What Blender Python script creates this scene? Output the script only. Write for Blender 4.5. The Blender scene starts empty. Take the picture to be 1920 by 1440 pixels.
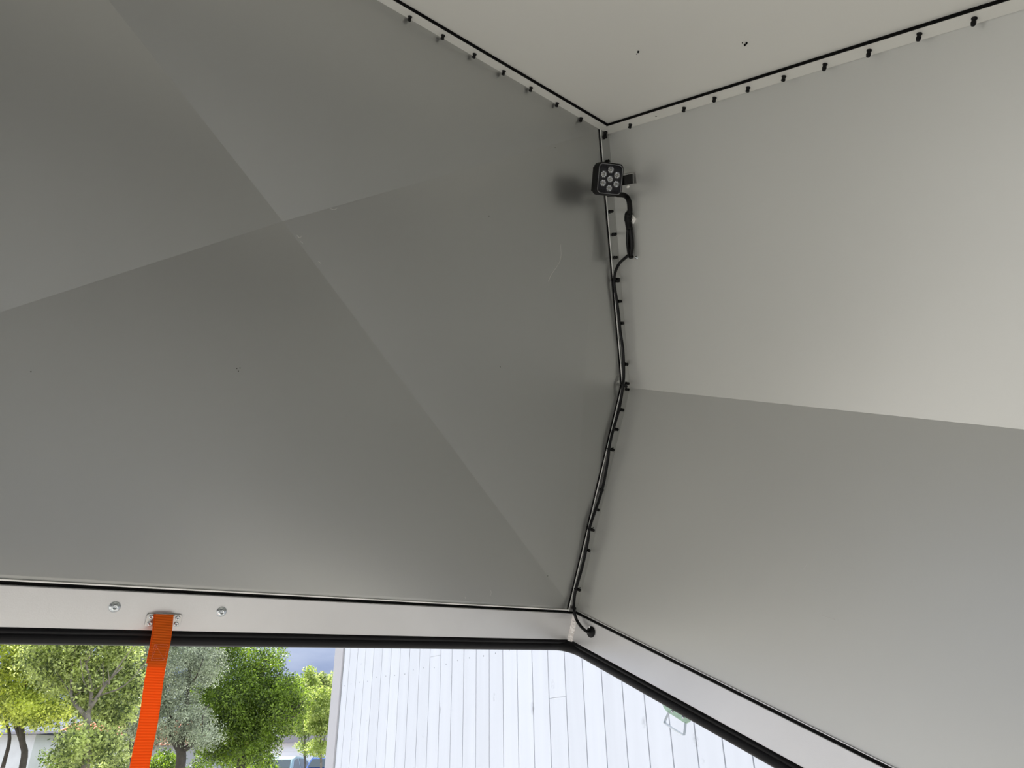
import bpy, bmesh, math, random
import numpy as np
from mathutils import Vector, Matrix
random.seed(4); rng = np.random.default_rng(4)
S = bpy.context.scene
COL = S.collection

# ------------------------------------------------------------------ camera
CAM = Vector((0, 0, 1.25))
FPX = 1381.0
# camera axes expressed in the world (x right, y forward on the ground, z up)
CX = Vector((0.99986219, 0.00767143, -0.01472272))
CD = Vector((-0.01660149, 0.46202903, -0.8867094))     # image-down
CF = Vector((0.0, 0.88683162, 0.46209271))             # viewing direction
cam_d = bpy.data.cameras.new('camera'); cam = bpy.data.objects.new('camera', cam_d); COL.objects.link(cam)
cam_d.sensor_width = 36; cam_d.lens = FPX / 1920 * 36; cam_d.clip_start = .02; cam_d.clip_end = 500
cam.matrix_world = Matrix(((CX.x, -CD.x, -CF.x, CAM.x), (CX.y, -CD.y, -CF.y, CAM.y), (CX.z, -CD.z, -CF.z, CAM.z), (0, 0, 0, 1)))
S.camera = cam

# ------------------------------------------------------------------ world, sun, exposure
S.view_settings.view_transform = 'Standard'; S.view_settings.look = 'None'
S.view_settings.exposure = 0.9; S.view_settings.gamma = 1; S.view_settings.use_curve_mapping = False
SUN_TO = Vector((-.45, .60, .66)).normalized()
SUN_E = 5.0
SKY_E = 0.85
W = bpy.data.worlds.new('sky'); S.world = W; W.use_nodes = True
nt = W.node_tree; nt.nodes.clear()
def N(t, typ, **k):
    n = t.nodes.new(typ)
    for a, b in k.items(): setattr(n, a, b)
    return n
out = N(nt, 'ShaderNodeOutputWorld'); bg = N(nt, 'ShaderNodeBackground'); tc = N(nt, 'ShaderNodeTexCoord')
sep = N(nt, 'ShaderNodeSeparateXYZ'); ramp = N(nt, 'ShaderNodeValToRGB'); noi = N(nt, 'ShaderNodeTexNoise')
mp = N(nt, 'ShaderNodeMapping'); cr = N(nt, 'ShaderNodeValToRGB'); mix = N(nt, 'ShaderNodeMix', data_type='RGBA')
mp.inputs['Scale'].default_value = (1.2, 1.2, 5); noi.inputs['Scale'].default_value = 2.2; noi.inputs['Detail'].default_value = 6
L = nt.links.new
L(tc.outputs['Generated'], sep.inputs[0]); L(sep.outputs['Z'], ramp.inputs[0])
L(tc.outputs['Generated'], mp.inputs[0]); L(mp.outputs[0], noi.inputs['Vector']); L(noi.outputs['Fac'], cr.inputs[0])
e = ramp.color_ramp.elements; e[0].position = 0.10; e[0].color = (.16, .215, .36, 1); e[1].position = .38; e[1].color = (.80, .88, 1.05, 1)
c = cr.color_ramp.elements; c[0].position = .45; c[0].color = (0, 0, 0, 1); c[1].position = .72; c[1].color = (.4, .4, .4, 1)
L(cr.outputs[0], mix.inputs['Factor']); L(ramp.outputs[0], mix.inputs['A']); mix.inputs['B'].default_value = (.95, .97, 1.0, 1)
L(mix.outputs['Result'], bg.inputs[0]); bg.inputs[1].default_value = SKY_E; L(bg.outputs[0], out.inputs[0])
sd = bpy.data.lights.new('sun', 'SUN'); sd.energy = SUN_E; sd.angle = .009; sd.color = (1, .96, .9)
so = bpy.data.objects.new('sun', sd); COL.objects.link(so)
so.rotation_euler = SUN_TO.to_track_quat('Z', 'Y').to_euler(); so.location = (-6, -4, 9)

# ------------------------------------------------------------------ helpers
def ray(px, py):
    return (CX * (px - 960) + CD * (py - 720) + CF * FPX)
def at(px, py, y):                                   # point on the sight line at ground distance y ahead
    r = ray(px, py); return CAM + r * (y / r.y)
def on_plane(px, py, p, n):
    r = ray(px, py); return CAM + r * ((Vector(p) - CAM).dot(n) / r.dot(n))
AW = Vector((0.783, 0.6187, 0.0630)).normalized()
AE = Vector((-0.577, 0.684, 0.447)); AE = (AE - AE.dot(AW) * AW).normalized()
AU = AW.cross(AE)
LID = Matrix(((AW.x, AE.x, AU.x, CAM.x), (AW.y, AE.y, AU.y, CAM.y), (AW.z, AE.z, AU.z, CAM.z), (0, 0, 0, 1)))
LINV = LID.inverted()
def lid(px, py, axis, val):                          # canopy coordinates of a point on one of its planes
    r = ray(px, py); v = Vector((r.dot(AW), r.dot(AE), r.dot(AU))); return v * (val / v['abc'.index(axis)])

class MB:
    def __init__(s): s.v = []; s.f = []; s.sm = []; s.mi = []; s.cur = 0
    def add(s, vs, fs, smooth=False):
        o = len(s.v); s.v += [tuple(v) for v in vs]; s.f += [tuple(i + o for i in f) for f in fs]
        s.sm += [smooth] * len(fs); s.mi += [s.cur] * len(fs); return s
    def box(s, c, sz, fr=None):
        fr = fr or (Vector((1, 0, 0)), Vector((0, 1, 0)), Vector((0, 0, 1))); c = Vector(c); h = [x / 2 for x in sz]
        vs = [c + fr[0] * (i * h[0]) + fr[1] * (j * h[1]) + fr[2] * (k * h[2]) for i in (-1, 1) for j in (-1, 1) for k in (-1, 1)]
        return s.add(vs, [(0, 1, 3, 2), (4, 6, 7, 5), (0, 4, 5, 1), (2, 3, 7, 6), (0, 2, 6, 4), (1, 5, 7, 3)])
    def tube(s, pts, r, n=10, cap=True, smooth=True):
        pts = [Vector(p) for p in pts]; rs = r if isinstance(r, (list, tuple)) else [r] * len(pts)
        vs = []; t0 = (pts[1] - pts[0]).normalized(); u = t0.orthogonal().normalized()
        for i, p in enumerate(pts):
            t = (pts[min(i + 1, len(pts) - 1)] - pts[max(i - 1, 0)])
            t = t.normalized() if t.length > 1e-9 else t0
            u = (u - t * u.dot(t)).normalized(); w = t.cross(u)
            for k in range(n):
                a = 2 * math.pi * k / n; vs.append(p + (u * math.cos(a) + w * math.sin(a)) * rs[i])
        fs = [(i * n + k, i * n + (k + 1) % n, (i + 1) * n + (k + 1) % n, (i + 1) * n + k) for i in range(len(pts) - 1) for k in range(n)]
        s.add(vs, fs, smooth)
        if cap:
            o = len(s.v) - len(vs)
            s.f += [tuple(o + k for k in range(n))[::-1], tuple(o + (len(pts) - 1) * n + k for k in range(n))]; s.sm += [False] * 2; s.mi += [s.cur] * 2
        return s
    def lathe(s, o, ax, prof, n=24, smooth=True):      # prof: (height, radius)
        o = Vector(o); ax = Vector(ax).normalized(); u = ax.orthogonal().normalized(); w = ax.cross(u); vs = []
        for h, r in prof:
            for k in range(n):
                a = 2 * math.pi * k / n; vs.append(o + ax * h + (u * math.cos(a) + w * math.sin(a)) * max(r, 1e-5))
        return s.add(vs, [(i * n + k, i * n + (k + 1) % n, (i + 1) * n + (k + 1) % n, (i + 1) * n + k) for i in range(len(prof) - 1) for k in range(n)], smooth)
    def prism(s, poly, d):                             # closed polygon extruded by vector d
        poly = [Vector(p) for p in poly]; d = Vector(d); n = len(poly)
        return s.add(poly + [p + d for p in poly], [tuple(range(n))[::-1], tuple(range(n, 2 * n))] + [(i, (i + 1) % n, n + (i + 1) % n, n + i) for i in range(n)])
    def build(s, name, mats, parent=None, M=None, bevel=0):
        me = bpy.data.meshes.new(name); me.from_pydata(s.v, [], s.f)
        for m in (mats if isinstance(mats, list) else [mats]): me.materials.append(m)
        me.polygons.foreach_set('use_smooth', s.sm); me.polygons.foreach_set('material_index', s.mi)
        bm = bmesh.new(); bm.from_mesh(me); bmesh.ops.recalc_face_normals(bm, faces=bm.faces); bm.to_mesh(me); bm.free()
        me.update()
        o = bpy.data.objects.new(name, me); COL.objects.link(o)
        if parent: o.parent = parent
        elif M: o.matrix_world = M
        if bevel:
            b = o.modifiers.new('bevel', 'BEVEL'); b.width = bevel; b.segments = 2; b.limit_method = 'ANGLE'; b.angle_limit = .6
        return o
def tag(o, label=None, cat=None, group=None, kind=None):
    if label: o['label'] = label
    if cat: o['category'] = cat
    if group: o['group'] = group
    if kind: o['kind'] = kind
    return o
def empty(name, M): 
    o = bpy.data.objects.new(name, None); COL.objects.link(o); o.empty_display_size = .05
    o.matrix_world = M if isinstance(M, Matrix) else Matrix.Translation(M); return o
def smooth_path(pts, n=8):                             # Catmull-Rom
    P = [Vector(p) for p in pts]; P = [P[0] * 2 - P[1]] + P + [P[-1] * 2 - P[-2]]; o = []
    for i in range(1, len(P) - 2):
        for k in range(n):
            t = k / n; a, b, c, d = P[i - 1:i + 3]
            o.append(.5 * ((2 * b) + (c - a) * t + (2 * a - 5 * b + 4 * c - d) * t * t + (3 * b - a - 3 * c + d) * t ** 3))
    return o + [P[-2]]

# ------------------------------------------------------------------ materials
def mat(name, col, rough=.5, metal=0.0, spec=.5, var=0, vscale=20, bump=0, bscale=200, coat=0, emit=None):
    m = bpy.data.materials.new(name); m.use_nodes = True; t = m.node_tree; b = t.nodes['Principled BSDF']
    b.inputs['Base Color'].default_value = (*col, 1); b.inputs['Roughness'].default_value = rough; b.inputs['Metallic'].default_value = metal
    b.inputs['Specular IOR Level'].default_value = spec; b.inputs['Coat Weight'].default_value = coat
    tcn = N(t, 'ShaderNodeTexCoord')
    if var:
        nz = N(t, 'ShaderNodeTexNoise'); nz.inputs['Scale'].default_value = vscale; nz.inputs['Detail'].default_value = 5
        t.links.new(tcn.outputs['Object'], nz.inputs['Vector'])
        mr = N(t, 'ShaderNodeMapRange'); mr.inputs['From Min'].default_value = .3; mr.inputs['From Max'].default_value = .7
        mr.inputs['To Min'].default_value = 1 - var; mr.inputs['To Max'].default_value = 1 + var; t.links.new(nz.outputs['Fac'], mr.inputs['Value'])
        mx = N(t, 'ShaderNodeVectorMath', operation='SCALE'); mx.inputs[0].default_value = col; t.links.new(mr.outputs[0], mx.inputs['Scale'])
        t.links.new(mx.outputs[0], b.inputs['Base Color'])
    if bump:
        nz = N(t, 'ShaderNodeTexNoise'); nz.inputs['Scale'].default_value = bscale; t.links.new(tcn.outputs['Object'], nz.inputs['Vector'])
        bp = N(t, 'ShaderNodeBump'); bp.inputs['Strength'].default_value = bump; bp.inputs['Distance'].default_value = .002
        t.links.new(nz.outputs['Fac'], bp.inputs['Height']); t.links.new(bp.outputs[0], b.inputs['Normal'])
    return m
PANEL_COL = (.62, .625, .60)
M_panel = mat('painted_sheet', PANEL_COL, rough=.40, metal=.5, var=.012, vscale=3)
M_roof = mat('underlit_roof_sheet', (.60, .597, .56), rough=.45, metal=.15, var=.012, vscale=3)  # roof and top flanges lightened and less metallic, in place of light from below
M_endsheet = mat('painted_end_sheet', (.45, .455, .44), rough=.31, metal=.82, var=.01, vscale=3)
M_edge = mat('cut_sheet_edge', (.95, .95, .92), rough=.35, metal=.2)
M_rail = mat('bare_aluminium', (.68, .68, .685), rough=.36, metal=.55, var=.03, vscale=9, bump=.05, bscale=500)
M_black = mat('black_sealant', (.003, .003, .003), rough=.7, spec=.1)
M_rubber = mat('black_rubber', (.004, .004, .005), rough=.45, spec=.18)
M_plastic = mat('black_plastic', (.003, .003, .003), rough=.5, spec=.2)
M_cable = mat('cable_sheath', (.004, .004, .0045), rough=.33, spec=.25)
M_shrink = mat('heat_shrink', (.004, .004, .004), rough=.6, spec=.2, bump=.4, bscale=150)
M_weld = mat('ground_weld', (.95, .91, .89), rough=.5, metal=.1, var=.18, vscale=300, bump=.8, bscale=350)
M_zinc = mat('zinc_steel', (.62, .66, .68), rough=.18, metal=1.0, bump=.1, bscale=300)
M_stain = mat('stainless', (.55, .54, .53), rough=.28, metal=.95)
M_white = mat('white_plastic', (.85, .84, .80), rough=.5)
M_dirt = mat('dark_mark', (.10, .10, .09), rough=.8)
M_lens = mat('lamp_reflector', (.70, .71, .74), rough=.15, metal=1.0)
M_glassy = mat('dark_lens_plate', (.008, .008, .012), rough=.2, coat=.3, spec=.3)
M_led = mat('led_chip', (.35, .35, .30), rough=.4)
M_scratch = mat('pale_scratch', (.66, .65, .62), rough=.4)

# ------------------------------------------------------------------ the canopy shell (canopy coordinates: a across, b away, c up)
CA = .368                                              # middle of the canopy across
A = (1.032, .735); B = (1.268, .179); C_ = (1.249, -.371)
mir = lambda p: (2 * CA - p[0], p[1])
A2, B2, C2 = mir(A), mir(B), mir(C_)
BF, BB = 1.300, -.90                                   # front panel and hinge end
T = .002
# front (cross-broken) panel
APX = .056; PW = 1.12; mb = MB(); ap = Vector(lid(530, 415, 'b', BF + APX))
QC = [(1.010, .727), (1.232, -.362), (2 * CA - 1.232, -.362), (2 * CA - 1.010, .727)]          # where the pressed creases die out
NG = 22
for i in range(4):                                       # four gently dished facets meeting in sharp diagonal creases
    q0, q1 = QC[i], QC[(i + 1) % 4]; vs = []; fs = []
    for r_ in range(NG + 1):
        m_ = r_ / NG
        for c_ in range(NG + 1):
            t_ = c_ / NG; ex, ez = q0[0] + (q1[0] - q0[0]) * t_, q0[1] + (q1[1] - q0[1]) * t_
            vs.append((ex + (ap.x - ex) * m_, BF + APX * m_ ** PW, ez + (ap.z - ez) * m_))
    for r_ in range(NG):
        for c_ in range(NG):
            k = r_ * (NG + 1) + c_; fs.append((k, k + 1, k + NG + 2, k + NG + 1) if r_ < NG - 1 else (k, k + 1, (NG) * (NG + 1)))
    mb.add(vs, fs, True)
per = [(p[0], BF, p[1]) for p in (A, B, C_, C2, B2, A2)]; qv = [(p[0], BF, p[1]) for p in QC]
mb.add(per + qv, [(0, 1, 2, 7, 6), (2, 3, 8, 7), (3, 4, 5, 9, 8), (5, 0, 6, 9)])
mb.add([(p[0], p[1] + .085, p[2]) for p in per], [(0, 1, 2, 3, 4, 5)])
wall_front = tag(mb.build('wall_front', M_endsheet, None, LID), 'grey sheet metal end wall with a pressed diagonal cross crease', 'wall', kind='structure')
# its folded top flange, lying under the ceiling
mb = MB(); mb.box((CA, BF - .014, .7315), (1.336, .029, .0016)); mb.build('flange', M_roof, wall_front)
mb = MB(); mb.box((CA, BF - .0310, .7325), (1.30, .0036, .0045)); mb.build('sealant', M_black, wall_front)
mb = MB(); mb.box((CA, BF - .0010, -.3688), (1.73, .004, .0022)); mb.build('edge_lip', M_edge, wall_front)
mb = MB(); mb.box((CA, BF + .001, -.3725), (1.755, .006, .0055)); mb.build('sealant', M_black, wall_front)

# right side panel with its fold
def side_panel(P, name, s, label):
    mb = MB(); ins = [(p[0], p[1]) for p in P]; outp = [(p[0] + s * .003, p[1]) for p in P][::-1]
    poly = [(a, BB, c) for a, c in ins + outp]
    mb.prism(poly, (0, BF + .004 - BB, 0))
    return tag(mb.build(name, M_panel, None, LID), label, 'wall', kind='structure')
wall_right = side_panel((A, B, C_), 'wall_right', 1, 'pale grey sheet metal side wall folded along its middle')
wall_left = side_panel((A2, B2), 'wall_left', -1, 'upper sheet metal facet opposite the work light, above the open side')
mb = MB(); BM = .1; mb.prism([(B2[0] - .003, BB, B2[1]), (B2[0], BB, B2[1]), (C2[0], BB, C2[1]), (C2[0] - .003, BB, C2[1])], (0, BM - BB, 0)); mb.build('lower_facet', M_panel, wall_left)
FW = .028                                              # flange width
FB = BF - .0045
def inset(p, d): return p
def vflange(P, s, parent):
    mb = MB()
    inner = [(P[0][0] - s * .0265, P[0][1] - .0), (P[1][0] - s * FW * .93, P[1][1] + .002), (P[2][0] - s * .0255, P[2][1])]
    poly = [(a, FB, c) for a, c in list(P) + inner[::-1]]
    mb.add(poly + [(a, b + .0016, c) for a, b, c in poly], [(0, 1, 4, 5), (1, 2, 3, 4), (6, 11, 10, 7), (7, 10, 9, 8), (0, 6, 7, 1), (1, 7, 8, 2), (0, 5, 11, 6)])
    mb.build('flange', M_endsheet, parent)  # darker end sheet colour here stands in for occlusion shade on the flange
    for k in (0, 1):
        p, q = inner[k], inner[k + 1]
        e_ = MB(); e_.prism([(p[0], FB - .0006, p[1]), (p[0] - s * .0010, FB - .0006, p[1]), (p[0] - s * .0010, FB + .0016, p[1]), (p[0], FB + .0016, p[1])], (q[0] - p[0], 0, q[1] - p[1]))
        e_.build('cut_edge', M_edge, parent)
        e_ = MB(); e_.prism([(p[0] - s * .0010, FB + .0018, p[1]), (p[0] - s * .0024, FB + .0018, p[1]), (p[0] - s * .0024, FB + .0044, p[1]), (p[0] - s * .0010, FB + .0044, p[1])], (q[0] - p[0], 0, q[1] - p[1]))
        e_.build('sealant', M_black, parent)
vflange((A, B, C_), 1, wall_right)
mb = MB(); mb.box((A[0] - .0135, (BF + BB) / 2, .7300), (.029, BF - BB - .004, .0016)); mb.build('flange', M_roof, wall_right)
mb = MB(); mb.box((A[0] - .0285, (BF + BB) / 2 - .014, .7320), (.003, BF - BB - .03, .005)); mb.build('sealant', M_black, wall_right)
mb = MB(); mb.box((C_[0] - .001, (BF + BB) / 2, -.3688), (.0036, BF - BB - .01, .0014)); mb.build('edge_lip', M_rail, wall_right)
mb = MB(); mb.box((C_[0] + .001, (BF + BB) / 2, -.3725), (.006, BF - BB, .0055)); mb.build('sealant', M_black, wall_right)
# ceiling sheet
RS_B = .32                                               # from here back an unseen dark sheet is added to darken reflections
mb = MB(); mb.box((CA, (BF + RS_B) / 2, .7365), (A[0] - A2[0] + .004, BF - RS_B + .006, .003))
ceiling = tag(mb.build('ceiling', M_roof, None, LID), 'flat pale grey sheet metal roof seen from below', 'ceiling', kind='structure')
mb = MB(); mb.box((CA, (RS_B + BB) / 2, .7360), (A[0] - A2[0] + .004, RS_B - BB, .003)); mb.build('added_rear_sheet', mat('added_rear_dark', (.16, .16, .155), rough=.6), ceiling)
# hinge-end wall, unseen, made white to brighten the front wall's reflection
mb = MB(); mb.prism([(p[0], BB - .003, p[1]) for p in (A, B, C_, C2, B2, A2)], (0, .003, 0))
wall_back = tag(mb.build('wall_back', mat('bounce_end_sheet', (.85, .85, .83), rough=.5), None, LID), 'sheet metal wall at the hinged end behind the viewer', 'wall', kind='structure')

# rim rails
RT, RB = -.3755, -.4375
def rail(n, c, sz, label):
    mb = MB(); mb.box(c, sz); return tag(mb.build(n, M_rail, None, LID, bevel=.0012), label, 'rail', kind='structure')
RF = BF - .006; RS = C_[0] - .003
trim1 = rail('trim_1', ((RS + 2 * CA - RS) / 2, RF + .015, (RT + RB) / 2), (2 * (RS - CA) + .06, .03, RT - RB), 'bare aluminium rail under the creased end wall, holding the orange strap')
trim2 = rail('trim_2', (RS + .015, (RF + BB) / 2, (RT + RB) / 2), (.03, RF - BB, RT - RB), 'bare aluminium rail under the folded side wall, with the cable grommet')
trim3 = rail('trim_3', (2 * CA - RS - .015, (RF + BB) / 2, (RT + RB) / 2), (.03, RF - BB, RT - RB), 'bare aluminium rail under the left side wall')
# ground weld down the rail corner
mb = MB(); n = 26; vs = []; fs = []
for i in range(n + 1):
    c = RT - .0015 + (RB - RT) * i / n
    for k, (u, d) in enumerate(((-.0078, .0003), (-.005, .0026), (0, .0038), (.005, .0026), (.0078, .0003))):
        jr = random.uniform(-.0007, .0007)
        # across the corner, in the 45 degree direction
        vs.append((RS - .0035 + u * .70 + jr - d * .7, RF - .0030 - u * .70 - d * .7 + jr, c + random.uniform(-.0006, .0006)))
for i in range(n):
    for k in range(4): fs.append((i * 5 + k, i * 5 + k + 1, i * 5 + k + 6, i * 5 + k + 5))
mb.add(vs, fs, False); mb.build('weld_bead', M_weld, trim1)['label'] = 'rough bright ground weld at the rail corner'

# rubber seal: a small upper lobe with a tight corner and a big bulb with a round corner
def rim_path(off, r, c, n=10):                         # off: outward offset
    a1, b1 = RS + off, RF + off; a0 = 2 * CA - a1
    pts = [(a1, BB, c), (a1, b1 - r, c)]
    pts += [(a1 - r + r * math.cos(t), b1 - r + r * math.sin(t), c) for t in [math.pi / 2 * k / n for k in range(1, n)]]
    pts += [(a1 - r, b1, c), (a0 + r, b1, c)]
    pts += [(a0 + r - r * math.sin(t), b1 - r + r * math.cos(t), c) for t in [math.pi / 2 * k / n for k in range(1, n)]]
    return pts + [(a0, b1 - r, c), (a0, BB, c)]
seal = empty('rubber_seal', LID); tag(seal, 'black rubber bulb seal running along the underside of the aluminium rim rails', 'seal')
mb = MB(); mb.tube(rim_path(.004, .012, -.4425), .0062, 12); mb.build('grip_lobe', M_rubber, seal)
mb = MB(); mb.tube(rim_path(.010, .045, -.4530), .0125, 16); mb.build('bulb', M_rubber, seal)

# rivets on the flanges
def rivet(parent, p, d, k=0):
    """k: 0 plain peg, 1 ball headed, 2 peg with a bent mandrel"""
    p = Vector(p); d = Vector(d); mb = MB()
    mb.lathe(p, d, [(0, 0), (0, .0042), (.0012, .0042), (.0014, .0034), (.0055, .0032), (.0065, .0038), (.0085, .0036), (.0092, .002), (.0092, 0)], 12)
    if k == 2:
        u = d.orthogonal().normalized(); mb.tube([p + d * .009, p + d * .011 + u * .003, p + d * .011 + u * .0065], .0013, 6)
    if k == 1: mb.lathe(p + d * .0095, d, [(-.003, .0012), (-.002, .0028), (0, .0034), (.002, .0028), (.0033, 0)], 12)
    return mb.build('rivet', M_plastic, parent)
for i, (x, y) in enumerate(((769, 31), (831, 66), (890, 101), (945, 133), (996, 164), (1045, 193), (1090, 221))):
    rivet(wall_front, lid(x, y, 'c', .7307), (0, 0, -1), 2 if i == 6 else 0)
for i, (x, y) in enumerate(((1136, 247), (1182, 233), (1283, 202), (1340, 183), (1403, 164), (1470, 143), (1547, 120), (1630, 94), (1724, 63), (1827, 34))):
    rivet(wall_right, lid(x, y, 'c', .7292), (0, 0, -1), (0, 0, 0, 2, 0, 2, 1, 1, 1, 1)[i])
mb = MB(); mb.lathe(lid(1230, 218, 'c', .7291), (0, 0, -1), [(0, .0018), (.0003, .0018), (.0003, 0)], 8); mb.build('drilled_hole', M_black, wall_right)
for i, (x, y) in enumerate(((1132, 258), (1137, 303), (1143, 397), (1149, 440), (1152, 483), (1156, 524), (1160, 565), (1164, 606), (1172, 683), (1174, 719), (1174, 730), (1164, 768),
                            (1154, 805), (1146, 843), (1126, 918), (1118, 955), (1109, 993), (1101, 1031), (1083, 1105), (1074, 1139))):
    rivet(wall_right, lid(x, y, 'b', FB - .0002), (0, -1, 0), 1 if y in (397, 440) else 0)
# screw tips and specks poking through the ceiling sheet
for (x, y, k) in ((1197, 96, 0), (1194, 101, 1), (1400, 80, 0), (1397, 83, 0), (1392, 80, 1)):
    p = lid(x, y, 'c', .7350); mb = MB()
    mb.lathe(p, (0, 0, -1), [(0, .0019 if not k else .001), (.003 if not k else .001, .0014 if not k else .001), (.004 if not k else .0012, 0)], 8)
    mb.build('screw_tip', M_black, ceiling)

# small hairline marks on the panels
def hair(parent, pts, m=M_scratch, r=.0004):
    MB().tube(smooth_path(pts, 4), r, 5).build('scratch', m, parent)
def onb(x, y):                                          # follow the dished panel
    v = lid(x, y, 'b', BF)
    for _ in range(3):
        m_ = 0
        for i in range(4):
            q0, q1 = QC[i], QC[(i + 1) % 4]; e_ = Vector((q1[0] - q0[0], q1[1] - q0[1])); n_ = Vector((-e_.y, e_.x))
            da = n_.dot(Vector((ap.x - q0[0], ap.z - q0[1]))); dp = n_.dot(Vector((v.x - q0[0], v.z - q0[1]))); m_ = dp / da if i == 0 else min(m_, dp / da)
        v = lid(x, y, 'b', BF + APX * max(0, m_) ** PW - .0003)
    return v
hair(wall_front, [onb(1051, 458), onb(1052, 478), onb(1049, 492), onb(1040, 506), onb(1033, 516), onb(1028, 528)])
for q in ([(557, 441), (562, 446), (566, 442)], [(563, 452), (568, 456)], [(597, 490), (602, 494)], [(619, 391), (627, 393), (632, 390)], [(872, 1119), (873, 1123)], [(919, 1106), (921, 1110), (920, 1117)]):
    hair(wall_front, [onb(*p) for p in q])
for (x, y) in ((1041, 277), (917, 405), (1027, 1080), (444, 691), (450, 690), (447, 696), (938, 688), (58, 697)):
    MB().lathe(onb(x, y), (0, -1, 0), [(-.001, .0011), (.0002, .001), (.0004, 0)], 8).build('speck', M_dirt, wall_front)
def on_side(x, y, P, Q, lift=0):
    n = Vector((Q[1] - P[1], 0, -(Q[0] - P[0]))).normalized(); n = n if n.x < 0 else -n
    r = ray(x, y); v = Vector((r.dot(AW), r.dot(AE), r.dot(AU))); p0 = Vector((P[0], 0, P[1])) + n * lift
    return v * (p0.dot(n) / v.dot(n)), n
for P_, Q_, q in ((A, B, [(1264, 452), (1272, 444), (1281, 438)]), (B, C_, [(1507, 1066), (1512, 1060), (1513, 1056)]), (B, C_, [(1541, 1154), (1552, 1158), (1566, 1162)])):
    hair(wall_right, [on_side(x, y, P_, Q_)[0] for x, y in q])

# carriage bolts in the end rail
for (x, y) in ((215, 1138), (415, 1147)):
    p = lid(x, y, 'b', RF); mb = MB()
    mb.lathe(p, (0, -1, 0), [(-.001, .0088), (.0006, .0088), (.0012, .0082), (.0030, .0066), (.0044, .0040), (.0046, .0024), (.0024, .0022), (.0024, 0)], 28)
    mb.build('carriage_bolt', M_zinc, trim1)['label'] = 'shiny zinc dome bolt head'

# ------------------------------------------------------------------ orange strap on its anchor plate
M_orange = mat('orange_webbing', (1.0, .19, .014), rough=.75, spec=.2)
t = M_orange.node_tree; b = t.nodes['Principled BSDF']; tcn = N(t, 'ShaderNodeTexCoord'); wv = N(t, 'ShaderNodeTexWave', bands_direction='Z')
wv.inputs['Scale'].default_value = 78; wv.inputs['Distortion'].default_value = .3; t.links.new(tcn.outputs['Object'], wv.inputs['Vector'])
bp = N(t, 'ShaderNodeBump'); bp.inputs['Strength'].default_value = .4; bp.inputs['Distance'].default_value = .001; t.links.new(wv.outputs['Fac'], bp.inputs['Height']); t.links.new(bp.outputs[0], b.inputs['Normal'])
mr = N(t, 'ShaderNodeMapRange'); mr.inputs['To Min'].default_value = .88; mr.inputs['To Max'].default_value = 1.0; t.links.new(wv.outputs['Fac'], mr.inputs['Value'])
vm = N(t, 'ShaderNodeVectorMath', operation='SCALE'); vm.inputs[0].default_value = (1.0, .19, .014); t.links.new(mr.outputs[0], vm.inputs['Scale']); t.links.new(vm.outputs[0], b.inputs['Base Color'])
tl_ = N(t, 'ShaderNodeBsdfTranslucent'); mxs = N(t, 'ShaderNodeMixShader'); mxs.inputs[0].default_value = .30; outn = t.nodes['Material Output']
t.links.new(vm.outputs[0], tl_.inputs[0]); t.links.new(b.outputs[0], mxs.inputs[1]); t.links.new(tl_.outputs[0], mxs.inputs[2]); t.links.new(mxs.outputs[0], outn.inputs[0])
M_thread = mat('orange_thread', (.95, .30, .16), rough=.7)
topL = LID @ lid(308.5, 1152, 'b', RF - .006)
strap = empty('orange_strap', topL)
tag(strap, 'bright orange webbing pull strap hanging from the riveted plate on the rail', 'strap')
Wh = Vector((AW.x, AW.y, 0)).normalized()
bot = on_plane(263.5, 1440, topL, Wh.cross(Vector((0, 0, 1)))); dn = (bot - topL)
Wd = AW; HW = .0138
nrm = Wd.cross(dn.normalized()).normalized(); nrm = nrm if nrm.dot(CF) < 0 else -nrm   # towards the viewer
def ribbon(pf, n, w, th, off):
    mb = MB(); vs = []
    for i in range(n + 1):
        t_ = i / n; p, wd, nn_ = pf(t_)
        for sx, sz in ((-1, -1), (1, -1), (1, 1), (-1, 1)): vs.append(p + wd * (sx * w) + nn_ * (sz * th + off) - topL)
    fs = [(i * 4 + k, i * 4 + (k + 1) % 4, i * 4 + 4 + (k + 1) % 4, i * 4 + 4 + k) for i in range(n) for k in range(4)] + [(0, 1, 2, 3), (n * 4, n * 4 + 1, n * 4 + 2, n * 4 + 3)]
    return mb.add(vs, fs)
def hang(t_):
    k = t_ * 1.12; p = topL + dn * k
    tw = .10 * math.sin(k * 2.6); wd = (Wd + nrm * tw).normalized()
    return p + nrm * (.003 * math.sin(k * 5.0)) + Wd * (.0010 * math.sin(k * 11)), wd, wd.cross(dn.normalized()).normalized() * (1 if True else 1)
def hangn(t_):
    p, wd, n_ = hang(t_); return p, wd, (n_ if n_.dot(nrm) > 0 else -n_)
ribbon(hangn, 60, HW, .0007, .001).build('webbing', M_orange, strap)
ribbon(lambda t_: (hangn(t_ * .30)[0] - Wd * .0022, hangn(t_ * .30)[1], hangn(t_ * .30)[2]), 16, HW, .0007, -.0012).build('folded_end', M_orange, strap)
mb = MB()                                              # stitched box with a cross
def sp(u, k): p, wd, n_ = hangn(k); return p + wd * (u * HW) + n_ * .0022 - topL
k0, k1 = .19, .285
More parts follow.
